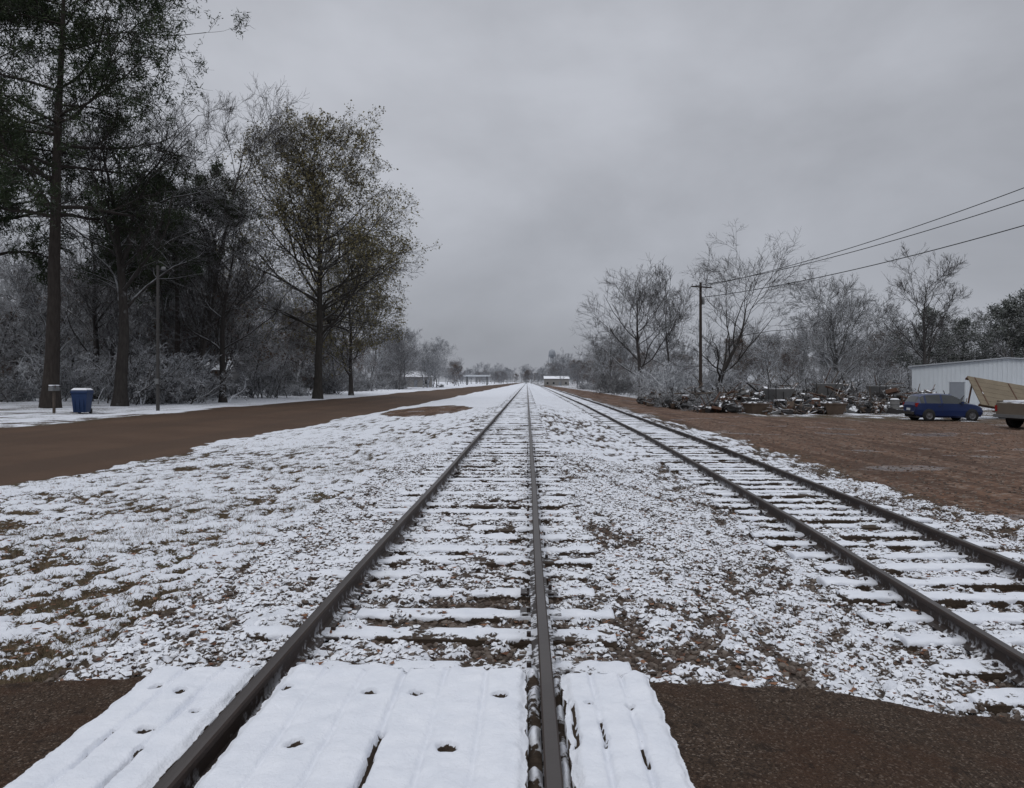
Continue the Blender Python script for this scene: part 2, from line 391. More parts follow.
def flange(name,x0,x1,y0,y1,z0):
    X,Y=np.meshgrid(np.linspace(x0,x1,9),np.arange(y0,y1,.012))
    t=(X-x0)/(x1-x0); n=vn(X,Y,.09,70)
    z=z0-.03+.045*np.sin(np.pi*t)*n*1.4
    n0,n1=X.shape; id_=np.arange(n0*n1).reshape(n0,n1)
    F=np.stack([id_[:-1,:-1],id_[:-1,1:],id_[1:,1:],id_[1:,:-1]],-1).reshape(-1,4)
    return obj(name,npmesh(name,np.stack([X,Y,z],-1).reshape(-1,3),F,[TIEM],attrs=dict(snow=.30+n*.5)),cp)
flange('flangeway_snow',0.0,.066,.8,4.2,.12); flange('outer_gap_snow',.134,.19,.8,4.2,.11)

# ballast stones, leaves, grass
def ico():
    t=(1+5**.5)/2
    v=np.array([[-1,t,0],[1,t,0],[-1,-t,0],[1,-t,0],[0,-1,t],[0,1,t],[0,-1,-t],[0,1,-t],[t,0,-1],[t,0,1],[-t,0,-1],[-t,0,1]],float)
    v/=np.linalg.norm(v[0])
    f=np.array([[0,11,5],[0,5,1],[0,1,7],[0,7,10],[0,10,11],[1,5,9],[5,11,4],[11,10,2],[10,7,6],[7,1,8],[3,9,4],[3,4,2],[3,2,6],[3,6,8],[3,8,9],[4,9,5],[2,4,11],[6,2,10],[8,6,7],[9,8,1]])
    return v,f
def stone_material():
    s=NT('ballast_stone'); sh=s.attr('shade')
    c=s.mix(sh,(0.040,0.031,0.026),(0.19,0.165,0.145)); c=s.mix(s.math('MULTIPLY',s.noise(60,3),0.5),c,(0.08,0.045,0.03))
    k=s.math('ADD',s.nz(),s.math('MULTIPLY',s.attr('cap'),1.0))
    k=s.math('ADD',k,s.math('MULTIPLY',s.math('SUBTRACT',s.noise(45,2),0.5),0.8))
    c=s.mix(s.sstep(0.75,1.0,k),c,(0.72,0.745,0.80))
    return s.fin(c,0.85,0.25)
STM=stone_material()
def scatter_pts(n,x0,x1,y0,y1,pw=1.0):
    u=RNG.random(n); Y=y0*(y1/y0)**(u**pw); X=RNG.uniform(x0,x1,n)
    return X,Y
def stones(n,x0,x1,y0,y1,r0,r1,name,yard=False):
    X,Y=scatter_pts(n,x0,x1,y0,y1)
    z,sn,rd,lt,gv,cr=ground(X,Y)
    if yard: keep=(lt>.5)&(cr<.2)
    else:
        keep=(cr<.2)&(rd<.2)&(RNG.random(n)<gv*0.9+0.12)&(lt<.6)
    for xr in (-1.4,.1): keep&=np.abs(X-xr)>.09
    for k in (0,1.5): keep&=np.abs(X-t2left(Y)-k)>.09
    X,Y,z,sn=X[keep],Y[keep],z[keep],sn[keep]; n=len(X)
    v,f=ico()
    V=v[None]*(1+RNG.uniform(-.28,.28,(n,12,1)))
    sc=RNG.uniform(r0,r1,(n,1,1))*np.array([1,1,.7])*RNG.uniform(.75,1.25,(n,1,3))
    a=RNG.uniform(0,6.28,n); R=np.zeros((n,3,3)); R[:,0,0]=np.cos(a);R[:,0,1]=-np.sin(a);R[:,1,0]=np.sin(a);R[:,1,1]=np.cos(a);R[:,2,2]=1
    V=np.einsum('nij,nkj->nki',R,V*sc)
    V+=np.stack([X,Y,z+0.003],-1)[:,None,:]
    F=(f[None]+(np.arange(n)*12)[:,None,None]).reshape(-1,3)
    me=npmesh(name,V.reshape(-1,3),F,[STM],smooth=False,attrs=dict(shade=np.repeat(RNG.random(n),12),cap=np.repeat(np.clip((sn-.5)*2.4+RNG.uniform(-.35,.25,n),-.8,.6),12)))
    return obj(name,me)
stones(46000,-2.9,7.2,4.05,18,.012,.030,'ballast_gravel')
stones(9000,6.5,26,7,40,.012,.035,'yard_gravel',True)
def leaf_litter(n,x0,x1,y0,y1,name):
    X,Y=scatter_pts(n,x0,x1,y0,y1); z,sn,rd,lt,gv,cr=ground(X,Y)
    k=(cr<.1)|(RNG.random(n)<.04); X,Y,z=X[k],Y[k],z[k]; n=len(X)
    z=z+0.006
    s=RNG.uniform(.014,.036,n); a=RNG.uniform(0,6.28,n); tl=RNG.uniform(-.6,.6,(n,2))
    q=np.array([[-1,0],[0,-.55],[1,0],[0,.55]])
    V=np.zeros((n,4,3))
    V[:,:,0]=X[:,None]+s[:,None]*(q[:,0]*np.cos(a)[:,None]-q[:,1]*np.sin(a)[:,None])
    V[:,:,1]=Y[:,None]+s[:,None]*(q[:,0]*np.sin(a)[:,None]+q[:,1]*np.cos(a)[:,None])
    V[:,:,2]=z[:,None]+s[:,None]*np.abs(q[:,0]*tl[:,:1]+q[:,1]*tl[:,1:])
    F=np.arange(n*4).reshape(n,4)
    s_=NT('dead_leaf'); c=s_.mix(s_.attr('shade'),(0.085,0.033,0.018),(0.22,0.11,0.06)); m=s_.fin(c,0.7,0.3)
    return obj(name,npmesh(name,V.reshape(-1,3),F,[m],smooth=False,attrs=dict(shade=np.repeat(RNG.random(n),4))))
leaf_litter(9500,-9,9,4.0,26,'fallen_leaves')
def blades(n,x0,x1,y0,y1,name):
    X,Y=scatter_pts(n,x0,x1,y0,y1); z,sn,rd,lt,gv,cr=ground(X,Y)
    p=vn(X,Y,.35,80)*.6+vn(X,Y,1.5,81)*.6
    keep=(cr<.2)&(rd<.2)&(gv<.5)&(RNG.random(n)<ss(.40,.8,p+(.58-sn)*1.2)+.05)
    X,Y,z=X[keep],Y[keep],z[keep]; n=len(X)
    h=RNG.uniform(.02,.06,n); a=RNG.uniform(0,6.28,n); w=RNG.uniform(.0015,.0035,n); b=RNG.uniform(-.05,.05,(n,2))
    V=np.zeros((n,3,3))
    V[:,0]=np.stack([X-w*np.cos(a),Y-w*np.sin(a),z-.01],-1);V[:,1]=np.stack([X+w*np.cos(a),Y+w*np.sin(a),z-.01],-1)
    V[:,2]=np.stack([X+b[:,0],Y+b[:,1],z+h],-1)
    s_=NT('dead_grass'); c=s_.mix(s_.attr('shade'),(0.045,0.035,0.02),(0.17,0.13,0.08)); m=s_.fin(c,0.85,0.2)
    return obj(name,npmesh(name,V.reshape(-1,3),np.arange(n*3).reshape(n,3),[m],smooth=False,attrs=dict(shade=np.repeat(RNG.random(n),3))))
blades(170000,-9.6,-1.9,3.9,24,'dead_grass')

# ---------------------------------------------------------------- trees
def nrm(v): return v/np.maximum(np.linalg.norm(v,axis=-1,keepdims=True),1e-9)
def grow(rng,start,dirs,L,r,nseg,jit,trop,taper):
    B=len(start); P=np.zeros((B,nseg+1,3)); P[:,0]=start; d=dirs.copy()
    DD=np.zeros((B,nseg+1,3)); DD[:,0]=d
    for i in range(nseg):
        d=nrm(d+rng.normal(0,jit,(B,3))+np.array([0,0,trop])); P[:,i+1]=P[:,i]+d*(L/nseg)[:,None]; DD[:,i+1]=d
    t=np.linspace(0,1,nseg+1); R=r[:,None]*(1-(1-taper)*t)[None]
    return P,R,DD
def spawn(rng,P,R,DD,L,n,tmin,ang,angj,ratio,rratio,lenf=None,rmin=.006):
    B,m,_=P.shape
    t=np.sort(rng.uniform(tmin,1,(B,n)),1)
    f=t*(m-1); i=np.minimum(f.astype(int),m-2); w=f-i
    bi=np.arange(B)[:,None]
    pos=P[bi,i]*(1-w)[...,None]+P[bi,i+1]*w[...,None]
    rr=R[bi,i]*(1-w)+R[bi,i+1]*w; dd=nrm(DD[bi,i+1])
    rv=rng.normal(0,1,(B,n,3)); pp=nrm(rv-(rv*dd).sum(-1,keepdims=True)*dd)
    a=np.radians(rng.normal(ang,angj,(B,n)))[...,None]
    d=dd*np.cos(a)+pp*np.sin(a)
    ln=(L[:,None]*ratio*(1-.45*t)*rng.uniform(.65,1.25,(B,n))) if lenf is None else lenf(t,rng)
    rad=np.maximum(rr*rratio*rng.uniform(.75,1.1,(B,n)),rmin)
    return pos.reshape(-1,3),d.reshape(-1,3),ln.reshape(-1),rad.reshape(-1)
def tubes(P,R,k):
    B,m,_=P.shape
    ax=nrm(P[:,-1]-P[:,0]); ref=np.where(np.abs(ax[:,2:3])<.9,np.array([[0,0,1.]]),np.array([[1.,0,0]]))
    u=nrm(np.cross(ax,ref)); v=np.cross(ax,u)
    a=np.arange(k)/k*2*np.pi
    off=u[:,None,None,:]*np.cos(a)[None,None,:,None]+v[:,None,None,:]*np.sin(a)[None,None,:,None]
    V=P[:,:,None,:]+off*R[:,:,None,None]
    b=(np.arange(B)*m*k)[:,None,None]; i=(np.arange(m-1)*k)[None,:,None]; j=np.arange(k)[None,None,:]; j2=(j+1)%k
    F=np.stack([b+i+j,b+i+j2,b+i+k+j2,b+i+k+j],-1).reshape(-1,4)
    return V.reshape(-1,3),F
def build_tree(seed,H,r0,cw,t0=.22,limbs=16,n2=8,n3=6,n4=4,n5=0,lean=(0,0),limb_ang=52,trop=.10,twig=.010,pk=.45,trunkjit=.05,wander=.16,pine=False,r2=.56,fw=1.0,sa=46,r3=.62,lj=(.75,1.15)):
    rng=np.random.default_rng(seed)
    Vs=[];Fs=[];off=0
    def add(P,R,k):
        nonlocal off
        V,F=tubes(P,R,k); Vs.append(V);Fs.append(F+off);off+=len(V)
    P,R,DD=grow(rng,np.array([[0,0,-.15]]),nrm(np.array([[lean[0],lean[1],1.]])),np.array([H*.93]),np.array([r0]),18,trunkjit,.04 if not pine else .1,.08)
    R[:,0]*=1.45; R[:,1]*=1.08
    add(P,R,12)
    def lf(t,rng):
        if pine: sh=np.clip(1.25-((t-.62)/.42)**2,.18,1.1)*.9
        else: sh=np.sqrt(np.clip(1-((t-pk)/(.64))**2,.06,1))
        return cw*sh*rng.uniform(lj[0],lj[1],t.shape)
    L0=np.array([H])
    s,d,l,r=spawn(rng,P,R,DD,L0,limbs,t0,limb_ang,9,1,.5,lf,.02)
    P,R,DD=grow(rng,s,d,l,r,8,wander*.8,trop,.22); add(P,R,6)
    s,d,l,r=spawn(rng,P,R,DD,l,n2,.18,sa,12,r2,.55,None,twig*1.6)
    P,R,DD=grow(rng,s,d,l,r,5,wander*.8,trop*.8,.3); add(P,R,4)
    s,d,l,r=spawn(rng,P,R,DD,l,n3,.12,sa-4,12,r3,.55,None,twig*1.2)
    P,R,DD=grow(rng,s,d,l,r,4,wander*.8*fw,trop*.8,.45); add(P,R,3); last=(P,DD,l)
    if n4:
        s,d,l,r=spawn(rng,P,R,DD,l,n4,.12,sa-8,12,r3+.05,.7,None,twig)
        P,R,DD=grow(rng,s,d,l,r,3,wander*.7*fw,trop*.6,.6); add(P,R,3); last=(P,DD,l)
    if n5:
        s,d,l,r=spawn(rng,P,R,DD,l,n5,.1,38,12,.75,.8,None,twig*.8)
        P,R,DD=grow(rng,s,d,l,r,2,wander*.6*fw,trop*.5,.7); add(P,R,3); last=(P,DD,l)
    return np.concatenate(Vs),np.concatenate(Fs),last
def leaf_cloud(rng,last,per,size,spread,keepf=1.0,narrow=1.0,zbias=0,clump=0.0,cs=1.6):
    P,DD,l=last; B,m,_=P.shape
    Q=P[:,1:].reshape(-1,3)
    kp=rng.random(len(Q))<keepf
    if clump: kp&=(.5*vn(Q[:,0],Q[:,1]+Q[:,2]*1.7,cs,90)+.5*vn(Q[:,2]*1.3,Q[:,0]-Q[:,1],cs,91)+rng.normal(0,.07,len(Q)))>clump
    Q=Q[kp]
    Q=np.repeat(Q,per,0)+rng.normal(0,spread,(len(Q)*per,3))
    n=len(Q); a=nrm(rng.normal(0,1,(n,3))+np.array([0,0,zbias])); b=nrm(np.cross(a,rng.normal(0,1,(n,3))))
    s=rng.uniform(.6,1.3,n)[:,None]*size
    V=np.stack([Q-b*s*.5*narrow,Q+a*s+b*s*.1*narrow,Q+b*s*.5*narrow],1)
    return V.reshape(-1,3),np.arange(n*3).reshape(n,3)
def tree_obj(name,seed,loc,color,leaf=None,leafmat=None,parent=None,rotz=0,scale=1,**k):
    V,F,last=build_tree(seed,**k)
    Fs=[F];mi=[np.zeros(len(F))];mats=[BARK]
    if leaf:
        rng=np.random.default_rng(seed+500); LV,LF=leaf_cloud(rng,last,**leaf)
        Fs.append(LF+len(V)); V=np.concatenate([V,LV]); mi.append(np.ones(len(LF))); mats.append(leafmat)
    me=npmesh(name,V,Fs,mats,mi=np.concatenate(mi),smooth=True)
    return obj(name,me,parent,loc=(loc[0],loc[1],gz(*loc)),rot=(0,0,rotz),scale=scale,color=color)
DARK=(0.042,0.037,0.035,0.52)
MIDB=(0.075,0.068,0.065,0.62)

# left side
tree_obj('oak_tree',5,(-20.2,71),(0.062,0.056,0.050,0.30),leaf=dict(per=1,size=.17,spread=.20,keepf=.75,clump=.36,cs=2.6),leafmat=OAKLEAF,H=25.0,r0=.42,cw=10.6,t0=.22,limbs=62,n2=9,n3=6,n4=5,limb_ang=62,trop=.032,twig=.012,pk=.40,trunkjit=.020,lean=(.045,0),wander=.14,lj=(.82,1.05))
pn=dict(per=7,size=.28,spread=.15,keepf=.95,narrow=.22,zbias=.2,clump=.43,cs=1.9)
PB=(0.036,0.028,0.025,0.12)
PK=dict(n2=8,n3=6,n4=3,twig=.010,pine=True,trunkjit=.02)
tree_obj('pine_tree',21,(-27.4,42),PB,leaf=pn,leafmat=NEEDLE,H=31,r0=.42,cw=8.8,t0=.38,limbs=42,limb_ang=82,trop=.02,**PK)
tree_obj('pine_tree',22,(-34.0,46),PB,leaf=pn,leafmat=NEEDLE,H=30,r0=.40,cw=8.0,t0=.26,limbs=40,limb_ang=84,trop=.0,**PK)
tree_obj('pine_tree',23,(-27.2,57),PB,leaf=pn,leafmat=NEEDLE,H=18.5,r0=.26,cw=6.0,t0=.50,limbs=24,limb_ang=84,trop=.0,**PK)
tree_obj('bare_tree',31,(-25.6,46),DARK,H=19,r0=.40,cw=8.5,t0=.16,limbs=22,n2=8,n3=6,n4=5,limb_ang=46,trop=.11,wander=.2,lean=(.08,0),twig=.010)
tree_obj('bare_tree',32,(-26.8,59),(0.07,0.062,0.058,0.6),H=23,r0=.30,cw=8.5,t0=.20,limbs=22,n2=8,n3=6,n4=5,limb_ang=40,trop=.10,wander=.17,lean=(.05,0),twig=.010)
tree_obj('bare_tree',33,(-23.2,56),DARK,H=14.5,r0=.26,cw=6.5,t0=.14,limbs=20,n2=8,n3=6,n4=5,limb_ang=50,trop=.07,wander=.2,twig=.011)
tree_obj('bare_tree',34,(-36.5,62),MIDB,H=18,r0=.28,cw=7.0,t0=.16,limbs=20,n2=8,n3=6,n4=4,limb_ang=46,trop=.10,wander=.2,twig=.013)
tree_obj('oak_tree',35,(-21.0,88),MIDB,leaf=dict(per=1,size=.18,spread=.16,keepf=.7,clump=.38,cs=2.2),leafmat=OAKLEAF,H=17.5,r0=.28,cw=6.8,t0=.12,limbs=34,n2=8,n3=6,n4=4,limb_ang=54,trop=.05,wander=.17,twig=.015)
tree_obj('bare_tree',36,(-28,63),MIDB,leaf=dict(per=1,size=.18,spread=.15,keepf=.5,clump=.45),leafmat=BROWNLEAF,H=13,r0=.24,cw=6.0,t0=.12,limbs=22,n2=8,n3=6,n4=4,limb_ang=54,trop=.06,wander=.2,twig=.014)
# right side
RB=(0.050,0.044,0.042,0.38)
RK=dict(n2=7,n3=6,n4=5,wander=.17,sa=40,r2=.62)
tree_obj('bare_tree',41,(22.4,90),RB,H=16.2,r0=.36,cw=10.8,t0=.18,limbs=16,limb_ang=52,trop=.03,lean=(.42,0),twig=.013,pk=.6,scale=(1,1,.86),**RK)
tree_obj('bare_tree',42,(16.6,108),(0.080,0.073,0.073,0.5),H=17.5,r0=.34,cw=9.8,t0=.18,limbs=18,limb_ang=52,trop=.05,lean=(-.10,0),twig=.014,scale=(1.05,1,.90),**RK)
tree_obj('bare_tree',43,(21.3,112),(0.095,0.09,0.09,0.55),H=16.5,r0=.26,cw=7.8,t0=.20,limbs=18,limb_ang=46,trop=.06,twig=.015,scale=(1,1,.92),**RK)
tree_obj('frosted_tree',44,(42,102),(0.15,0.148,0.145,0.8),H=14.6,r0=.3,cw=7.8,t0=.12,limbs=38,limb_ang=56,trop=.04,twig=.018,pk=.38,**RK)
tree_obj('bare_tree',45,(52.5,99),(0.090,0.085,0.085,0.5),H=16.5,r0=.30,cw=7.0,t0=.26,limbs=16,limb_ang=44,trop=.07,twig=.014,**RK)
tree_obj('frosted_tree',46,(15.6,140),(0.17,0.17,0.17,0.9),H=12.5,r0=.26,cw=6.8,t0=.08,limbs=30,limb_ang=56,trop=.04,twig=.022,pk=.35,**RK)
cl=dict(per=1,size=.34,spread=.26,keepf=.85,narrow=.45,clump=.42,cs=2.0)
for i,(x,y,h,w) in enumerate([(60,112,13,5.0),(72.5,108,17,5.8),(79,114,15,5.5),(66,114,12,5),(69,106,13.5,4.8)]):
    tree_obj('evergreen_tree',60+i,(x,y),(0.13,0.125,0.12,0.6),leaf=cl,leafmat=CEDAR,H=h,r0=.25,cw=w,t0=.12,limbs=30,n2=7,n3=5,n4=3,limb_ang=62,trop=.06,twig=.02,pk=.3)

protos=[]
for i,(H,cw,lm,ang,lf_) in enumerate([(15,6.0,20,48,0),(17,6.5,19,42,0),(13,5.8,22,52,1),(18,7.0,18,46,0),(14,5.8,20,50,0)]):
    V,F,last=build_tree(100+i,H=H,r0=.20,cw=cw,t0=.14,limbs=lm,n2=7,n3=6,n4=4,limb_ang=ang,trop=.07,twig=.015,wander=.19,trunkjit=.07,sa=42)
    if lf_:
        LV,LF=leaf_cloud(np.random.default_rng(i),last,per=1,size=.2,spread=.15,keepf=.45,clump=.45)
        protos.append(npmesh('woods_tree',np.concatenate([V,LV]),[F,LF+len(V)],[BARK,BROWNLEAF],mi=np.concatenate([np.zeros(len(F)),np.ones(len(LF))])))
    else: protos.append(npmesh('woods_tree',V,F,[BARK]))
def bush_mesh(seed,H,W,stems=22):
    rng=np.random.default_rng(seed); Vs=[];Fs=[];off=0
    st=np.stack([rng.normal(0,W*.18,stems),rng.normal(0,W*.18,stems),np.full(stems,-.1)],-1)
    a=rng.uniform(0,6.28,stems); tl=rng.uniform(.1,.9,stems)
    d=nrm(np.stack([np.cos(a)*tl,np.sin(a)*tl,np.ones(stems)],-1)); l=rng.uniform(.6,1.1,stems)*H; r=np.full(stems,.03)
    for (n,k,ns,rt) in ((0,4,6,0),(8,3,4,.45),(7,3,3,.5),(4,3,2,.6)):
        if n: st,d,l,r=spawn(rng,P,R,DD,l,n,.12,45,14,rt,.6,None,.012)
        P,R,DD=grow(rng,st,d,l,r,ns,.2,.03,.4); V,F=tubes(P,R,k); Vs.append(V);Fs.append(F+off);off+=len(V)
    return npmesh('bush',np.concatenate(Vs),np.concatenate(Fs),[BARK])
bushes=[bush_mesh(200,2.6,3.5),bush_mesh(201,3.6,3.5),bush_mesh(202,1.6,3.0)]
def haze(base,d,fr):  # aerial haze painted into the plant colour, greyer with distance
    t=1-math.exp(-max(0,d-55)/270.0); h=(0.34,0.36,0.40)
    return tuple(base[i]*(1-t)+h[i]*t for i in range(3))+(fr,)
def wood(name,pts,hs,base,fr,rnd,pr=None):
    e=empty(name)
    for (x,y) in pts:
        d=math.hypot(x,y); s=rnd.uniform(*hs); k=rnd.uniform(.7,1.35); b=tuple(v*k for v in base)
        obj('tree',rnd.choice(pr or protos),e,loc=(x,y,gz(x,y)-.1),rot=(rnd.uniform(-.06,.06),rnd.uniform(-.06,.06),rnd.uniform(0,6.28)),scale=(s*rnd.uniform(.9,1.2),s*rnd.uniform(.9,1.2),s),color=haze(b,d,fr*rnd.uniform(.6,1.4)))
    return e
def shrubs(name,pts,hs,base,fr,rnd):
    e=empty(name)
    for (x,y) in pts:
        d=math.hypot(x,y); s=rnd.uniform(*hs); k=rnd.uniform(.6,1.35)
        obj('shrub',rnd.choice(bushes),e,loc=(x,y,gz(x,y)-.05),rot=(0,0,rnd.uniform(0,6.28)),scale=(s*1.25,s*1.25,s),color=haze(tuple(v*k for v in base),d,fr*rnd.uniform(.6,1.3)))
rr=random.Random(3)
pts=[]
for i in range(170):
    y=60+rr.random()**1.3*190; x=-(25+rr.random()**1.1*(24+y*.28)); pts.append((x,y))
for i in range(60): pts.append((-(36+rr.random()*55),64+rr.random()*40))
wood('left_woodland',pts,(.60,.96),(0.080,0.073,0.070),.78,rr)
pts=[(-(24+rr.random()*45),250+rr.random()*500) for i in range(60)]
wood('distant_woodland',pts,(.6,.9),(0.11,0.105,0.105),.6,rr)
pts=[]
for i in range(170):
    y=50+rr.random()**1.2*170; pts.append((-(25+rr.random()**1.2*(24+y*.28)),y))
shrubs('left_undergrowth',pts,(.7,1.5),(0.085,0.078,0.074),.85,rr)
pts=[(36+rr.random()*120,112+rr.random()*70) for i in range(140)]
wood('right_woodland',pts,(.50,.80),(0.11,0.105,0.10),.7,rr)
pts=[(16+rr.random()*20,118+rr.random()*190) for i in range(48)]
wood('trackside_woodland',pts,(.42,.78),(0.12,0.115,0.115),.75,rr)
pts=[(15+rr.random()*13,98+rr.random()*120) for i in range(44)]+[(24+rr.random()*12,84+rr.random()*40) for i in range(16)]+[(36+rr.random()*60,90+rr.random()*24) for i in range(60)]
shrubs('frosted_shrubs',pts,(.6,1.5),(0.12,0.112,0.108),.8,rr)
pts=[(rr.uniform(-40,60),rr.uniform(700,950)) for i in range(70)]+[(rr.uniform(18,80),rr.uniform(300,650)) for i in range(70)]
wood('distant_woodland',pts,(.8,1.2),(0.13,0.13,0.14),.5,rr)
pts=[(17.0,88),(18.8,84),(18.2,91),(16.4,92)]
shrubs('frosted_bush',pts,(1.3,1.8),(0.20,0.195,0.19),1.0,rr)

# ---------------------------------------------------------------- mesh builder for made things
class MB:
    def __init__(s): s.V=[];s.F=[];s.mi=[];s.mats=[];s.sm=[]
    def m(s,mat):
        if mat not in s.mats: s.mats.append(mat)
        return s.mats.index(mat)
    def add(s,V,F,mat,smooth=False):
        o=len(s.V); s.V+= [tuple(v) for v in V]; k=s.m(mat)
        for f in F: s.F.append([i+o for i in f]); s.mi.append(k); s.sm.append(smooth)
    def box(s,c,size,mat,rot=(0,0,0)):
        R=Euler(rot).to_matrix(); V=[]
        for z in (-.5,.5):
            for x,y in ((-.5,-.5),(.5,-.5),(.5,.5),(-.5,.5)):
                V.append(tuple(Vector(c)+R@Vector((x*size[0],y*size[1],z*size[2]))))
        s.add(V,[(3,2,1,0),(4,5,6,7),(0,1,5,4),(1,2,6,5),(2,3,7,6),(3,0,4,7)],mat)
    def cyl(s,p0,p1,r0,r1,mat,n=12,cap=True):
        p0=Vector(p0);p1=Vector(p1);a=(p1-p0).normalized(); u=a.orthogonal().normalized(); v=a.cross(u); V=[]
        for p,r in ((p0,r0),(p1,r1)):
            for i in range(n):
                t=2*math.pi*i/n; V.append(tuple(p+(u*math.cos(t)+v*math.sin(t))*r))
        s.add(V,[(i,(i+1)%n,n+(i+1)%n,n+i) for i in range(n)],mat,True)
        if cap: s.add(V,[tuple(range(n-1,-1,-1)),tuple(range(n,2*n))],mat)
    def lathe(s,c,prof,mat,n=16,axis='z',smooth=True):
        V=[]
        for r,h in prof:
            for i in range(n):
                t=2*math.pi*i/n; q=(r*math.cos(t),r*math.sin(t),h)
                if axis=='y': q=(q[0],q[2],q[1])
                if axis=='x': q=(q[2],q[0],q[1])
                V.append((c[0]+q[0],c[1]+q[1],c[2]+q[2]))
        F=[(k*n+i,k*n+(i+1)%n,(k+1)*n+(i+1)%n,(k+1)*n+i) for k in range(len(prof)-1) for i in range(n)]
        s.add(V,F,mat,smooth)
    def build(s,name,loc=(0,0,0),rotz=0,parent=None,bevel=0):
        me=D.meshes.new(name); me.from_pydata(s.V,[],s.F)
        for m in s.mats: me.materials.append(m)
        me.polygons.foreach_set('material_index',s.mi); me.polygons.foreach_set('use_smooth',s.sm); me.update()
        o=obj(name,me,parent,loc=loc,rot=(0,0,rotz))
        if bevel:
            b=o.modifiers.new('b','BEVEL'); b.width=bevel; b.segments=2; b.limit_method='ANGLE'
        return o
SNOWM=M('lying_snow',(0.74,0.76,0.81),.8,.05,8)
WOODP=M('weathered_wood',(0.075,0.06,0.05),.85,.4,5,snow=.35)
POLEM=M('creosote_pole',(0.035,0.027,0.023),.85,.35,4)
LAMPP=M('grey_pole',(0.055,0.053,0.052),.8,.3,4)
GREYM=M('galvanised_metal',(0.16,0.165,0.17),.55,.2,6,metal=.3)
WIREM=M('wire',(0.02,0.02,0.022),.6,.1,3)
RUBBER=M('rubber_tire',(0.020,0.020,0.021),.8,.2,6,snow=.1)
GLASS=M('dark_glass',(0.018,0.022,0.026),.12,.1,2,spec=.6)
WHITE=M('white_sheet_metal',(0.56,0.60,0.64),.65,.08,1.2)
RUST=M('rusty_metal',(0.10,0.055,0.038),.8,.45,7,snow=.40)
JUNKW=M('scrap_timber',(0.10,0.075,0.058),.85,.45,4,snow=.42)
JUNKG=M('scrap_grey',(0.14,0.14,0.14),.7,.35,4,snow=.40)
JUNKD=M('scrap_dark',(0.035,0.032,0.032),.8,.35,4,snow=.30)
TAN=M('tan_plywood',(0.17,0.14,0.10),.8,.3,2,snow=.15)

def utility_pole(x,y,ht,arms):
    z=gz(x,y); b=MB()
    b.cyl((0,0,-.3),(0,0,ht),.19,.13,POLEM,12)
    for a in arms:
        b.box((0,-.17,a),(2.6,.10,.13),POLEM)
        for s_ in (-1,1): b.cyl((s_*.75,-.17,a-.03),(0,-.14,a-.75),.02,.02,GREYM,6)
        for xx in (-1.2,-.7,.7,1.2): b.lathe((xx,-.17,a+.065),[(.02,0),(.02,.07),(.055,.08),(.04,.13),(.055,.15),(.03,.2),(0,.21)],GREYM,8)
    b.lathe((.32,0,ht-2.3),[(0,0),(.16,0),(.17,.05),(.17,.6),(.12,.68),(0,.68)],GREYM,12)
    b.build('utility_pole',(x,y,z),rotz=math.radians(25)); return z
pz=utility_pole(18.2,78,12.5,[12.0]); 
pz2=utility_pole(35,37,16.5,[15.9,14.3])
def wire(name,a,b,sag,r=.022):
    a=np.array(a);b=np.array(b);t=np.linspace(0,1,41)[:,None]
    P=a*(1-t)+b*t; P[:,2]-=sag*4*(t[:,0]*(1-t[:,0]))
    V,F=tubes(P[None],np.full((1,41),r),5); return obj(name,npmesh(name,V,F,[WIREM]))
wire('power_line',(18.9,78.2,pz+12.2),(35.9,37.2,pz2+16.1),1.0,.030)
wire('power_line',(17.5,77.8,pz+12.1),(34.6,36.8,pz2+14.5),1.0,.030)
wire('power_line',(18.2,77.8,pz+10.9),(35,36.8,pz2+12.9),.9,.034)

x,y=-20.4,40.5; b=MB(); b.cyl((0,0,-.2),(0,0,8.0),.10,.075,LAMPP,10); b.cyl((0,0,7.7),(.28,0,7.85),.03,.03,LAMPP,8); b.lathe((.32,0,7.75),[(.0,.2),(.1,.17),(.14,0),(0,-.03)],GREYM,10)
b.box((0,-.12,1.6),(.18,.12,.3),GREYM); b.build('street_lamp',(x,y,gz(x,y)))
BLUE=M('blue_plastic',(0.010,0.028,0.085),.5,.15,4)
x,y=-21.9,36.0
b=MB()
def frust(b,z0,z1,w0,d0,w1,d1,mat):
    V=[(-w0/2,-d0/2,z0),(w0/2,-d0/2,z0),(w0/2,d0/2,z0),(-w0/2,d0/2,z0),(-w1/2,-d1/2,z1),(w1/2,-d1/2,z1),(w1/2,d1/2,z1),(-w1/2,d1/2,z1)]
    b.add(V,[(3,2,1,0),(4,5,6,7),(0,1,5,4),(1,2,6,5),(2,3,7,6),(3,0,4,7)],mat)
frust(b,.08,1.02,.58,.58,.72,.74,BLUE); frust(b,1.023,1.09,.78,.80,.78,.80,BLUE); frust(b,1.093,1.17,.78,.78,.72,.72,BLUE); frust(b,1.173,1.27,.74,.74,.56,.54,SNOWM)
for sx in (-.26,.26): b.lathe((sx,.33,.13),[(0,-.04),(.13,-.04),(.13,.04),(0,.04)],RUBBER,14,'x')
b.cyl((-.34,.43,1.02),(.34,.43,1.02),.025,.025,BLUE,8)
for sx in (-.2,0,.2): b.box((sx,-.345,.55),(.03,.05,.75),BLUE,(math.radians(-5),0,0))
b.build('recycling_bin',(x,y,gz(x,y)),rotz=.15,bevel=.02)
x,y=-23.3,36; b=MB(); b.box((0,0,.55),(.1,.1,1.1),WOODP); 
V=[];n=8
for yy in (-.28,.28):
    V+=[(-.11,yy,1.1)]+[(-.11*math.cos(math.pi*i/n),yy,1.24+.11*math.sin(math.pi*i/n)) for i in range(n+1)]+[(.11,yy,1.1)]
k=n+3
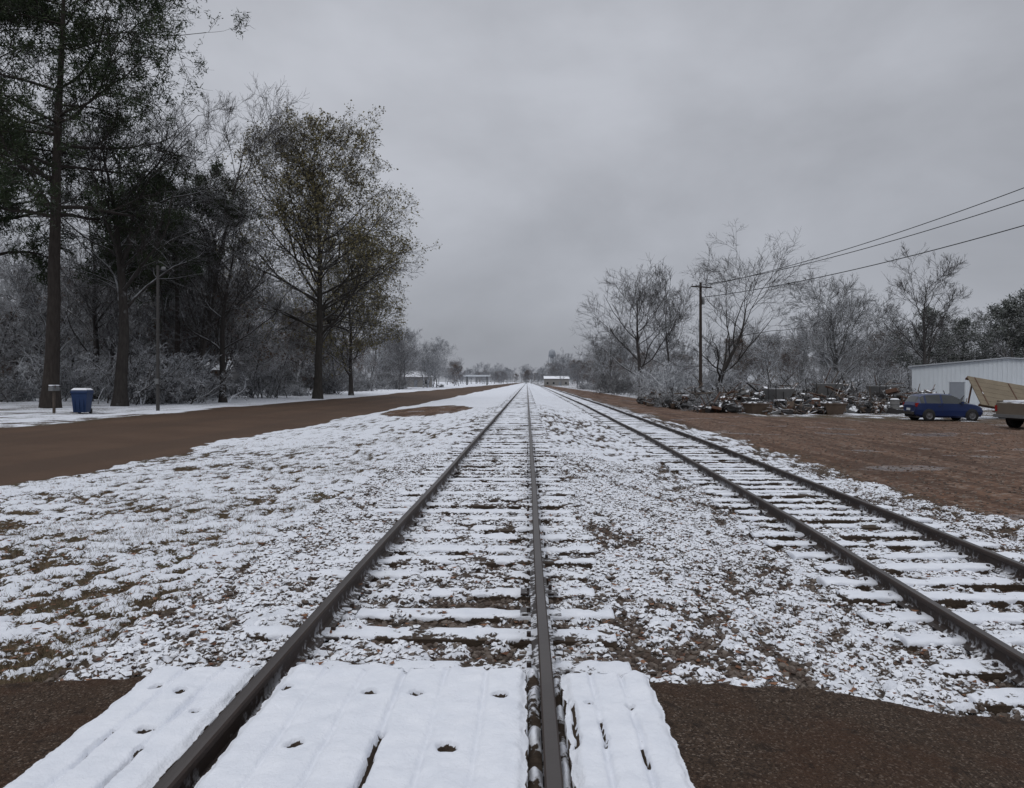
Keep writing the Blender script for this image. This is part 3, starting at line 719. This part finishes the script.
b.add(V,[tuple(range(k)),tuple(range(2*k-1,k-1,-1))]+[(i,k+i,k+(i+1)%k,(i+1)%k) for i in range(k)],GREYM)
b.box((0,0,1.37),(.2,.54,.05),SNOWM); b.box((.125,-.1,1.3),(.01,.05,.16),RUST); b.build('mailbox',(x,y,gz(x,y)),bevel=.01)

# vehicles
def wheel(b,x,y,z,r,w,side,hub):
    b.lathe((x,y,z),[(r*.62,-w/2),(r*.93,-w/2),(r,-w*.32),(r,w*.32),(r*.93,w/2),(r*.62,w/2)],RUBBER,22,'y')
    b.lathe((x,y,z),[(0,side*w*.42),(r*.18,side*w*.46),(r*.25,side*w*.34),(r*.55,side*w*.38),(r*.62,side*w*.5)],hub,22,'y')
    for i in range(7):
        t=i*2*math.pi/7; b.box((x+math.cos(t)*r*.38,y+side*w*.40,z+math.sin(t)*r*.38),(r*.38,.02,r*.09),hub,(0,-t,0))
def loft_car(name,tab,glass_side,wind,rearw,paint,wheels,loc,rotz,hub,extra=None):
    b=MB(); rows=[]
    for (x,zb,zl,zt,w,wt) in tab:
        zm=zb+(zl-zb)*.5
        half=[(w*.86,zb),(w*.97,zb+.10),(w*1.01,zm),(w*.985,zl),(wt,zt-.05 if zt-zl>.2 else zt-.02),(wt*.72,zt),(0,zt+.012)]
        rows.append([(x,-a,z) for a,z in half]+[(x,a,z) for a,z in half[-2::-1]])
    n=len(rows[0]); V=[p for r in rows for p in r]
    for i in range(len(rows)-1):
        xa=tab[i][0];xb=tab[i+1][0]
        for j in range(n-1):
            mat=paint
            if j in (3,n-5) and any(a-1e-6<=xa and xb<=c+1e-6 for a,c in glass_side): mat=GLASS
            if j in (4,5,6,7) and (wind[0]-1e-6<=xa and xb<=wind[1]+1e-6 or rearw[0]-1e-6<=xa and xb<=rearw[1]+1e-6): mat=GLASS
            f=(i*n+j,i*n+j+1,(i+1)*n+j+1,(i+1)*n+j)
            b.add([V[q] for q in f],[(3,2,1,0)],mat,False)
    b.add(rows[0],[tuple(range(n))],paint); b.add(rows[-1],[tuple(range(n-1,-1,-1))],paint)
    b.box((sum(t[0] for t in tab)/len(tab),0,tab[3][1]+.03),(tab[-1][0]-tab[0][0]-.5,tab[4][4]*1.7,.1),JUNKD)
    W=max(t[4] for t in tab)
    for wx,r in wheels:
        for sd in (-1,1):
            b.lathe((wx,sd*(W+.012),r),[(r*.8,0),(r*1.16,sd*.004),(r*1.2,-sd*.03)],RUBBER,22,'y')
            b.lathe((wx,sd*(W+.006),r),[(0,0),(r*1.1,0)],JUNKD,22,'y')
            wheel(b,wx,sd*(W-.06),r,r,.2,sd,hub)
    if extra: extra(b,W)
    return b.build(name,loc,rotz)
CARB=M('blue_car_paint',(0.008,0.020,0.080),.32,.15,1.5,snow=.05,spec=.45)
HUB=M('wheel_steel',(0.13,0.13,0.14),.5,.1,8,metal=.4)
LAMPR=M('tail_lamp_red',(0.25,0.015,0.012),.3,.1,5); LAMPC=M('head_lamp_clear',(0.45,0.46,0.48),.2,.1,5)
tab=[(-1.90,.40,.78,.84,.66,.60),(-1.82,.28,.92,1.00,.78,.66),(-1.62,.22,.94,1.30,.81,.60),(-1.40,.20,.94,1.40,.82,.60),(-1.30,.20,.94,1.41,.82,.60),(-.50,.18,.93,1.44,.825,.61),(-.40,.18,.93,1.44,.825,.61),(.22,.18,.92,1.40,.825,.61),(.60,.18,.915,1.22,.82,.63),(1.02,.18,.90,.96,.81,.68),(1.5,.20,.82,.88,.79,.65),(1.8,.24,.68,.76,.72,.60),(1.92,.34,.55,.60,.62,.52)]
def carx(b,W):
    for s_ in (-1,1):
        b.box((-1.80,s_*(W*.86),.86),(.16,.14,.2),LAMPR); b.box((1.74,s_*(W*.74),.66),(.2,.2,.12),LAMPC)
        b.box((.62,s_*(W+.07),.97),(.12,.14,.1),CARB); b.box((-.42,s_*(W+.004),.72),(.012,.01,.5),JUNKD); b.box((-.6,s_*(W+.012),.80),(.14,.02,.03),JUNKD)
    b.box((-1.93,0,.42),(.06,1.2,.16),JUNKD); b.box((1.92,0,.42),(.05,1.1,.14),JUNKD); b.box((-1.93,0,.62),(.02,.4,.12),WHITE)
x,y=22.2,40.0
co_=loft_car('hatchback_car',tab,[(-1.62,-1.40),(-1.30,-.5),(-.4,.60),(.60,1.02)],(.22,1.02),(-1.82,-1.62),CARB,[(-1.18,.30),(1.20,.30)],(x,y,gz(x,y)),math.radians(-2),HUB,carx)
co_.scale=(.92,.95,1.0)
PTAN=M('tan_truck_paint',(0.13,0.108,0.085),.5,.2,2,snow=.25,spec=.4)
tab=[(-2.55,.50,1.05,1.12,.86,.84),(-2.45,.42,1.08,1.14,.92,.88),(-.62,.40,1.08,1.14,.93,.88),(-.58,.38,1.08,1.68,.93,.70),(-.30,.38,1.08,1.76,.93,.68),(.45,.38,1.07,1.76,.93,.68),(.62,.38,1.06,1.66,.93,.70),(1.15,.38,1.05,1.12,.92,.76),(2.3,.40,.98,1.05,.90,.76),(2.52,.44,.80,.88,.86,.74),(2.6,.5,.62,.66,.82,.7)]
def trx(b,W):
    b.box((-1.55,0,1.155),(1.7,1.5,.02),JUNKD); b.box((-1.5,0,1.20),(1.6,1.4,.07),SNOWM); b.box((-2.62,0,.55),(.12,1.7,.14),GREYM)
    for s_ in (-1,1): b.box((-2.54,s_*.82,.88),(.06,.12,.26),LAMPR); b.box((.9,s_*(W+.1),1.15),(.12,.16,.18),JUNKD); b.box((-1.5,s_*(W-.06),1.18),(1.9,.06,.08),PTAN)
x,y=23.7,33.2
loft_car('pickup_truck',tab,[(-.3,.45),(.45,1.15)],(.45,1.15),(-.62,-.30),PTAN,[(-1.55,.38),(1.65,.38)],(x,y,gz(x,y)),math.radians(8),HUB,trx)
x,y=27.2,41.8; b2=MB()
e=Euler((math.radians(42),math.radians(10),0))
for i in range(6):
    v=e.to_matrix()@Vector((0,-1.0+.4*i,0)); b2.box((v.x,v.y,v.z+1.15),(4.6,.385,.06),TAN,tuple(e))
for s_ in (-1.1,1.1):
    v=e.to_matrix()@Vector((0,s_,-.1)); b2.box((v.x,v.y,v.z+1.15),(4.7,.08,.14),RUST,tuple(e))
for sx in (-1.9,0,1.9):
    v=e.to_matrix()@Vector((sx,0,-.1)); b2.box((v.x,v.y,v.z+1.15),(.08,2.3,.1),RUST,tuple(e))
    v=e.to_matrix()@Vector((sx,0,.045)); b2.box((v.x,v.y,v.z+1.15),(.05,2.3,.03),RUST,tuple(e))
wheel(b2,-.6,-1.0,.33,.33,.2,-1,HUB); wheel(b2,.2,-1.0,.33,.33,.2,-1,HUB)
b2.cyl((-.6,-1,.33),(-.6,1,.33),.04,.04,RUST,8); b2.cyl((-.2,-.6,.35),(-.2,-.2,1.0),.05,.05,RUST,8); b2.cyl((-2.2,.9,.05),(-1.9,.8,1.9),.05,.05,RUST,8); b2.cyl((2.0,.8,.05),(2.0,.8,1.3),.05,.05,RUST,8)
b2.build('utility_trailer',(x,y,gz(x,y)))

wr=math.radians(-28); hw=6.6; dp=24; he=3.35; pk_=3.95
x,y=31.9+hw*math.cos(wr),62+hw*math.sin(wr)
wb=empty('metal_warehouse',(x,y,gz(x,y)-.15)); wb.rotation_euler=(0,0,wr)
def child(b,name,**k): o=b.build(name,parent=wb,**k); return o
b=MB()
N=84
for i in range(N):
    xa=-hw+2*hw*i/N; xb=xa+2*hw/N
    def top(q): return pk_-(pk_-he)*abs(q)/hw
    dd=.0 if i%2 else -.035
    b.add([(xa,dd,0),(xb,dd,0),(xb,dd,top(xb)),(xa,dd,top(xa))],[(0,1,2,3)],WHITE)
    d2=-.035 if i%2 else .0
    b.add([(xb,dd,0),(xb,d2,0),(xb,d2,top(xb)),(xb,dd,top(xb))],[(0,1,2,3)],WHITE)
child(b,'front_wall')
b=MB(); b.box((-hw+.05,dp/2+.03,he/2),(.1,dp,he),WHITE); b.box((hw-.05,dp/2+.03,he/2),(.1,dp,he),WHITE); b.box((0,dp,he/2),(2*hw-.2,.1,he),WHITE); child(b,'side_walls')
ROOFM=M('roof_sheet_snowy',(0.34,0.36,0.39),.6,.1,1,snow=.55)
b=MB()
for s_ in (-1,1):
    V=[(0,-.25,pk_+.02),(s_*(hw+.25),-.25,he-.0),(s_*(hw+.25),dp+.2,he),(0,dp+.2,pk_+.02)]
    V2=[(a,c,d+.10) for a,c,d in V]
    b.add(V+V2,[(0,1,2,3),(7,6,5,4),(0,4,5,1),(1,5,6,2),(2,6,7,3)],ROOFM)
child(b,'roof')
DOORM=M('door_paint',(0.22,0.24,0.27),.6,.1,3)
b=MB(); b.box((-3.4,-.07,1.05),(1.0,.05,2.1),DOORM); b.box((-3.4,-.05,2.16),(1.16,.06,.08),WHITE); child(b,'door')

SIDING=M('siding',(0.24,0.235,0.23),.8,.12,1.5); SROOF=M('snowy_roof',(0.12,0.11,0.11),.8,.2,1,snow=.8)
def house(name,x,y,w,d,h,ph,wall,rot=0):
    e=empty(name,(x,y,gz(x,y)-.1)); e.rotation_euler=(0,0,rot)
    b=MB(); b.add([(-w/2,-d/2,0),(w/2,-d/2,0),(w/2,d/2,0),(-w/2,d/2,0),(-w/2,-d/2,h),(w/2,-d/2,h),(w/2,d/2,h),(-w/2,d/2,h),(-w/2,0,h+ph),(w/2,0,h+ph)],[(0,1,5,4),(1,2,6,9,5),(2,3,7,6),(3,0,4,8,7)],wall); b.build('walls',parent=e)
    b=MB(); 
    for s_ in (-1,1):
        V=[(-w/2-.4,s_*(d/2+.4),h-.15),(w/2+.4,s_*(d/2+.4),h-.15),(w/2+.4,0,h+ph+.05),(-w/2-.4,0,h+ph+.05)]; V2=[(a,c,q+.15) for a,c,q in V]
        b.add(V+V2,[(0,1,2,3),(7,6,5,4),(0,4,5,1),(1,5,6,2),(3,7,4,0)],SROOF)
    b.build('roof',parent=e)
    b=MB(); k=max(2,int(w/3))
    for i in range(k):
        xx=-w/2+w*(i+.5)/k
        if i==k//2: b.box((xx,-d/2-.02,1.05),(.95,.06,2.1),DOORM)
        else: b.box((xx,-d/2-.02,1.5),(1.0,.06,1.1),GLASS); b.box((xx,-d/2-.05,.92),(1.15,.1,.06),WHITE)
    b.build('windows_and_door',parent=e)
house('ranch_house',-42,88,13,8,2.9,1.6,SIDING,.2)
house('white_house',-36,215,14,9,3,1.6,SIDING,.6)
house('white_shop',17,430,14,12,4,1.4,SIDING,0)
b=MB(); b.box((0,0,4.6),(13,8,.6),WHITE); b.box((0,0,4.95),(12.6,7.6,.08),SNOWM)
for sx in (-5,5):
    for sy in (-3,3): b.box((sx,sy,2.15),(.4,.4,4.3),GREYM)
b.build('filling_station_canopy',(-25,370,gz(-25,370)))
x,y=23,680; b=MB(); WT=M('water_tower_paint',(0.26,0.28,0.31),.6,.1,.5)
b.lathe((0,0,24),[(0,0),(2.0,.6),(3.0,2.0),(3.1,3.0),(3.1,5.4),(2.5,6.8),(1.2,7.8),(0,8.2)],WT,24)
b.cyl((0,0,0),(0,0,24.4),.5,.5,WT,12)
for i in range(6):
    t=i*math.pi/3; b.cyl((4.4*math.cos(t),4.4*math.sin(t),0),(2.9*math.cos(t),2.9*math.sin(t),26.5),.25,.25,WT,8)
    t2=t+math.pi/3
    for z_ in (8,16):
        q=4.4-1.5*z_/26; b.cyl((q*math.cos(t),q*math.sin(t),z_),(q*math.cos(t2),q*math.sin(t2),z_),.12,.12,WT,6)
b.lathe((0,0,26.6),[(3.1,0),(3.7,0),(3.7,.15),(3.1,.15)],WT,24)
b.build('water_tower',(x,y,gz(x,y)))

# ---------------------------------------------------------------- junk row on the right
def jl(x,y): return (x,y,gz(x,y))
def planter(x,y,r):
    b=MB(); frust(b,0,.62,.95,.95,1.25,1.25,JUNKW); frust(b,.622,.70,1.33,1.33,1.33,1.33,JUNKW); frust(b,.702,.78,1.2,1.2,.9,.9,JUNKD)
    for i in range(6): b.cyl((-.3+.12*i,0,.7),(-.6+.24*i,.1,1.2+.1*(i%3)),.025,.012,JUNKD,5)
    b.build('wooden_planter',jl(x,y),rotz=r,bevel=.02)
def tires(x,y,n):
    b=MB()
    for i in range(n):
        rr_=random.uniform(-.05,.05)
        b.lathe((rr_,-rr_,.11+.21*i),[(.20,-.10),(.32,-.10),(.35,-.05),(.35,.05),(.32,.10),(.20,.10),(.18,.0),(.20,-.10)],RUBBER,18)
    b.lathe((0,0,.11+.21*(n-1)),[(.35,.09),(.33,.15),(.22,.15),(.2,.1)],SNOWM,18)
    b.build('stacked_tires',jl(x,y))
def pallets(x,y,n,r):
    b=MB()
    for k in range(n):
        z0=k*.15; ox=random.uniform(-.08,.08)
        for i in range(7): b.box((ox-.5+.167*i,0,z0+.13),(.10,1.15,.02),JUNKW)
        for j in (-.5,0,.5): b.box((ox,j,z0+.065),(1.1,.08,.09),JUNKW)
        for i in range(3): b.box((ox-.5+.5*i,0,z0+.01),(.10,1.15,.018),JUNKW)
    b.build('pallet_stack',jl(x,y),rotz=r)
def barrel(x,y,mat):
    b=MB(); b.lathe((0,0,0),[(0,0),(.28,0),(.29,.03),(.28,.06),(.28,.29),(.295,.3),(.28,.32),(.28,.58),(.295,.6),(.28,.62),(.28,.86),(.29,.88),(.27,.9),(.26,.87),(0,.87)],mat,18)
    b.lathe((0,0,.86),[(.27,.03),(.2,.09),(0,.11)],SNOWM,14); b.build('steel_drum',jl(x,y))
def scrap(x,y,w,h,seed,mats,n=100):
    r=random.Random(seed); b=MB()
    for i in range(n):
        a=r.uniform(0,6.28); q=r.random()**.7; px=math.cos(a)*q*w; py=math.sin(a)*q*w*.6; pz_=r.uniform(0,h)*(1-q*.8)
        m=r.choice(mats); L=r.uniform(.3,1.5)
        t=r.random()
        if t<.38: b.box((px,py,pz_+.08),(L,r.uniform(.05,.22),r.uniform(.02,.08)),m,(r.uniform(-.6,.6),r.uniform(-.8,.8),r.uniform(0,3.1)))
        elif t<.62: 
            d=Vector((r.uniform(-1,1),r.uniform(-1,1),r.uniform(-.5,1.3))).normalized()*L*.7; c=Vector((px,py,pz_+.2)); b.cyl(c-d,c+d,.032,.026,m,7)
        elif t<.72:
            b.lathe((px,py,pz_*.7+.12),[(.12,-.1),(.30,-.1),(.33,0),(.30,.1),(.12,.1)],RUBBER,12,r.choice('xyz'))
        elif t<.82:
            b.lathe((px,py,pz_*.6),[(0,0),(.14,0),(.2,.3),(.21,.32),(.18,.3),(0,.28)],m,12)
        else: b.box((px,py,pz_*.75+.12),(r.uniform(.3,.9),r.uniform(.3,.7),r.uniform(.15,.5)),m,(r.uniform(-.4,.4),r.uniform(-.4,.4),r.uniform(0,3)))
    b.build('scrap_pile',jl(x,y),bevel=.008)
def machine(x,y,r,s=1.0):
    b=MB()
    for yy in (-.6,.6): b.box((0,yy*s,.65*s),(2.6*s,.09,.12),RUST)
    for xx in (-1.1,0,1.1): b.box((xx*s,0,.65*s),(.09,1.1*s,.10),RUST)
    frust_v=[(-.5,-.45,.8),(.5,-.45,.8),(.5,.45,.8),(-.5,.45,.8),(-.85,-.7,1.6),(.85,-.7,1.6),(.85,.7,1.6),(-.85,.7,1.6)]
    b.add([(p[0]*s+.2,p[1]*s,p[2]*s) for p in frust_v],[(3,2,1,0),(4,5,6,7),(0,1,5,4),(1,2,6,5),(2,3,7,6),(3,0,4,7)],JUNKG)
    for sd in (-1,1): wheel(b,.2*s,sd*.85*s,.42*s,.42*s,.2,sd,RUST)
    b.cyl((-1.2*s,0,.65*s),(-2.3*s,0,.35),.05,.05,RUST,8)
    for i in range(4): b.cyl((-1.0*s+.6*i*s,-.6*s,.65*s),(-1.1*s+.6*i*s,-.7*s,1.9*s-.25*i),.035,.03,JUNKD,6)
    b.build('farm_implement',jl(x,y),rotz=r,bevel=.01)
def brush(x,y,s,c):
    obj('brush_pile',bushes[2],None,loc=jl(x,y),rot=(0,0,x),scale=(s*1.5,s*1.2,s*.75),color=c)
def washer(x,y,r):
    b=MB(); b.box((0,0,.45),(.68,.66,.9),WHITE); b.box((0,.28,1.0),(.68,.1,.2),WHITE); b.lathe((0,-.335,.5),[(.2,0),(.2,-.02),(.15,-.03),(0,-.03)],GLASS,16,'y'); b.box((0,-.03,.93),(.64,.5,.05),SNOWM)
    b.build('washing_machine',jl(x,y),rotz=r,bevel=.015)
def fence(x,y,L,r):
    b=MB(); n=int(L/1.8)
    for i in range(n+1): b.box((-L/2+L*i/n,0,.75),(.09,.09,1.7),JUNKD,(random.uniform(-.08,.08),random.uniform(-.1,.1),0))
    for z_ in (.55,1.2): b.box((0,.07,z_),(L,.03,.09),JUNKW,(0,random.uniform(-.02,.02),0))
    b.build('broken_fence',jl(x,y),rotz=r)
S3=[JUNKW,JUNKG,JUNKD,JUNKD,RUST,JUNKW]
planter(14.9,48.5,.2); planter(19.6,47.8,-.1)
tires(16.6,49,4); tires(17.5,48.3,2); tires(18.0,49.5,4)
pallets(13.4,54,4,.3); pallets(22.5,50,5,-.2); pallets(24.2,53,6,.1)
barrel(18.9,48.8,RUST); barrel(20.4,50,JUNKD); barrel(23.6,48,JUNKG); barrel(15.6,51,JUNKD)
piles=[(12.6,57,1.8,1.3),(15.3,53,2.4,1.9),(18.5,53,2.8,2.3),(21.5,52,2.6,1.8),(24.9,51,2.4,2.0),(27.6,50,2.0,1.4),(22.8,56,2.8,2.7),(19.0,58,2.8,2.6),(14.3,62,2.6,2.2),(26.8,56,2.7,2.4),(11.8,64,1.6,1.1),(17.0,47.8,1.6,.7),(13.2,50.5,1.5,.8),(19,48.4,1.4,.7),(23.2,49,1.9,.9),(16.6,56,2.4,2.2),(30,58,2.5,1.7),(29,54,2.2,1.5),(12.0,70,1.8,1.3)]
for i,(x,y,w,h) in enumerate(piles): scrap(x,y,w,h,i+5,S3)
washer(25.6,49.2,.2)
machine(17.2,51.5,.3,1.0); machine(21.6,54,-.4,1.2); machine(25.6,54,.5,1.1)
fence(14,58,5.4,.1); fence(19.5,60,9,-.05); fence(26.5,60,7.2,.1)
for x,y,s in [(13,60,1.3),(16.2,60,1.6),(20,61,1.8),(24,59,1.6),(28,58,1.6),(12.4,52,.8),(17.8,51,.9),(23,52.5,1.1),(15,66,1.5),(28.2,52,1.0),(14,56,1.2),(21.3,54.5,1.3),(26,52.5,1.2),(18.2,56,1.4),(12,62,1.3),(31,62,1.5),(24,63,1.8),(18,65,1.8),(16,50.5,.8),(21,50.5,.8)]:
    brush(x,y,s,(0.085,0.076,0.070,.6))
b=MB()
for i in range(6): b.cyl((-1.3+.1*i,.3*i-.7,.14),(1.3+.15*i,.3*i-.8,.14),.13,.11,JUNKW,10)
for i in range(4): b.cyl((-1.2+.1*i,.3*i-.5,.37),(1.3,.3*i-.6,.37),.12,.11,JUNKW,10)
b.build('log_pile',jl(26.4,47.4),rotz=.1)

# ---------------------------------------------------------------- light & sky
w=D.worlds.new('World'); SC.world=w; w.use_nodes=True; t=w.node_tree; t.nodes.clear()
def N_(ty,**k):
    x=t.nodes.new(ty)
    for a,b_ in k.items(): setattr(x,a,b_)
    return x
SUN_EL,SUN_AZ=math.radians(48),math.radians(200)
sky=N_('ShaderNodeTexSky'); sky.sky_type='NISHITA'; sky.sun_disc=False; sky.sun_elevation=SUN_EL; sky.sun_rotation=SUN_AZ; sky.dust_density=4
tc=N_('ShaderNodeTexCoord'); mp=N_('ShaderNodeMapping'); mp.inputs['Scale'].default_value=(1,1,1.7); mp.inputs['Rotation'].default_value=(0,0,.4); mp.inputs['Location'].default_value=(3.1,1.2,.4)
t.links.new(tc.outputs['Generated'],mp.inputs[0])
n1=N_('ShaderNodeTexNoise'); n1.inputs['Scale'].default_value=2.6; n1.inputs['Detail'].default_value=6; n1.inputs['Roughness'].default_value=.5; n1.inputs['Distortion'].default_value=.15
t.links.new(mp.outputs[0],n1.inputs['Vector'])
sx=N_('ShaderNodeSeparateXYZ'); t.links.new(tc.outputs['Generated'],sx.inputs[0])
rp=N_('ShaderNodeValToRGB'); e=rp.color_ramp.elements
e[0].position=0.0; e[0].color=(0.350,0.368,0.412,1); e[1].position=1.0; e[1].color=(1.02,1.04,1.08,1)
for p,c in ((.12,(0.395,.412,.456,1)),(.28,(.445,.461,.505,1)),(.50,(.455,.471,.515,1)),(.70,(.82,.84,.88,1))):
    q=rp.color_ramp.elements.new(p); q.color=c
t.links.new(sx.outputs[2],rp.inputs[0])
mr=N_('ShaderNodeMapRange'); mr.inputs['From Min'].default_value=.3; mr.inputs['From Max'].default_value=.7; mr.inputs['To Min'].default_value=.80; mr.inputs['To Max'].default_value=1.20
t.links.new(n1.outputs[0],mr.inputs['Value'])
m1=N_('ShaderNodeVectorMath',operation='SCALE'); t.links.new(rp.outputs[0],m1.inputs[0]); t.links.new(mr.outputs[0],m1.inputs['Scale'])
m2=N_('ShaderNodeVectorMath',operation='SCALE'); t.links.new(m1.outputs[0],m2.inputs[0]); m2.inputs['Scale'].default_value=10
mx=N_('ShaderNodeMix',data_type='RGBA'); mx.inputs[0].default_value=.96
t.links.new(sky.outputs[0],mx.inputs[6]); t.links.new(m2.outputs[0],mx.inputs[7])
bg=N_('ShaderNodeBackground'); bg.inputs[1].default_value=.1; t.links.new(mx.outputs[2],bg.inputs[0])
wo=N_('ShaderNodeOutputWorld'); t.links.new(bg.outputs[0],wo.inputs[0])
L=D.lights.new('sun','SUN'); L.energy=.55; L.angle=math.radians(25); L.color=(1,.98,.95)
lo=D.objects.new('sun',L); link(lo)
dv=Vector((math.sin(SUN_AZ)*math.cos(SUN_EL),math.cos(SUN_AZ)*math.cos(SUN_EL),math.sin(SUN_EL)))
lo.rotation_euler=dv.to_track_quat('Z','Y').to_euler()

SC.view_settings.view_transform='Standard'; SC.view_settings.look='None'; SC.view_settings.exposure=0; SC.view_settings.gamma=1
cam=D.cameras.new('camera'); co=D.objects.new('camera',cam); link(co)
cam.sensor_width=36; cam.lens=36*740/1024; cam.clip_start=.05; cam.clip_end=6000; cam.shift_y=-12/1024
co.location=(0,0,1.74); co.rotation_euler=(math.radians(90),0,math.atan(15/740))
SC.camera=co
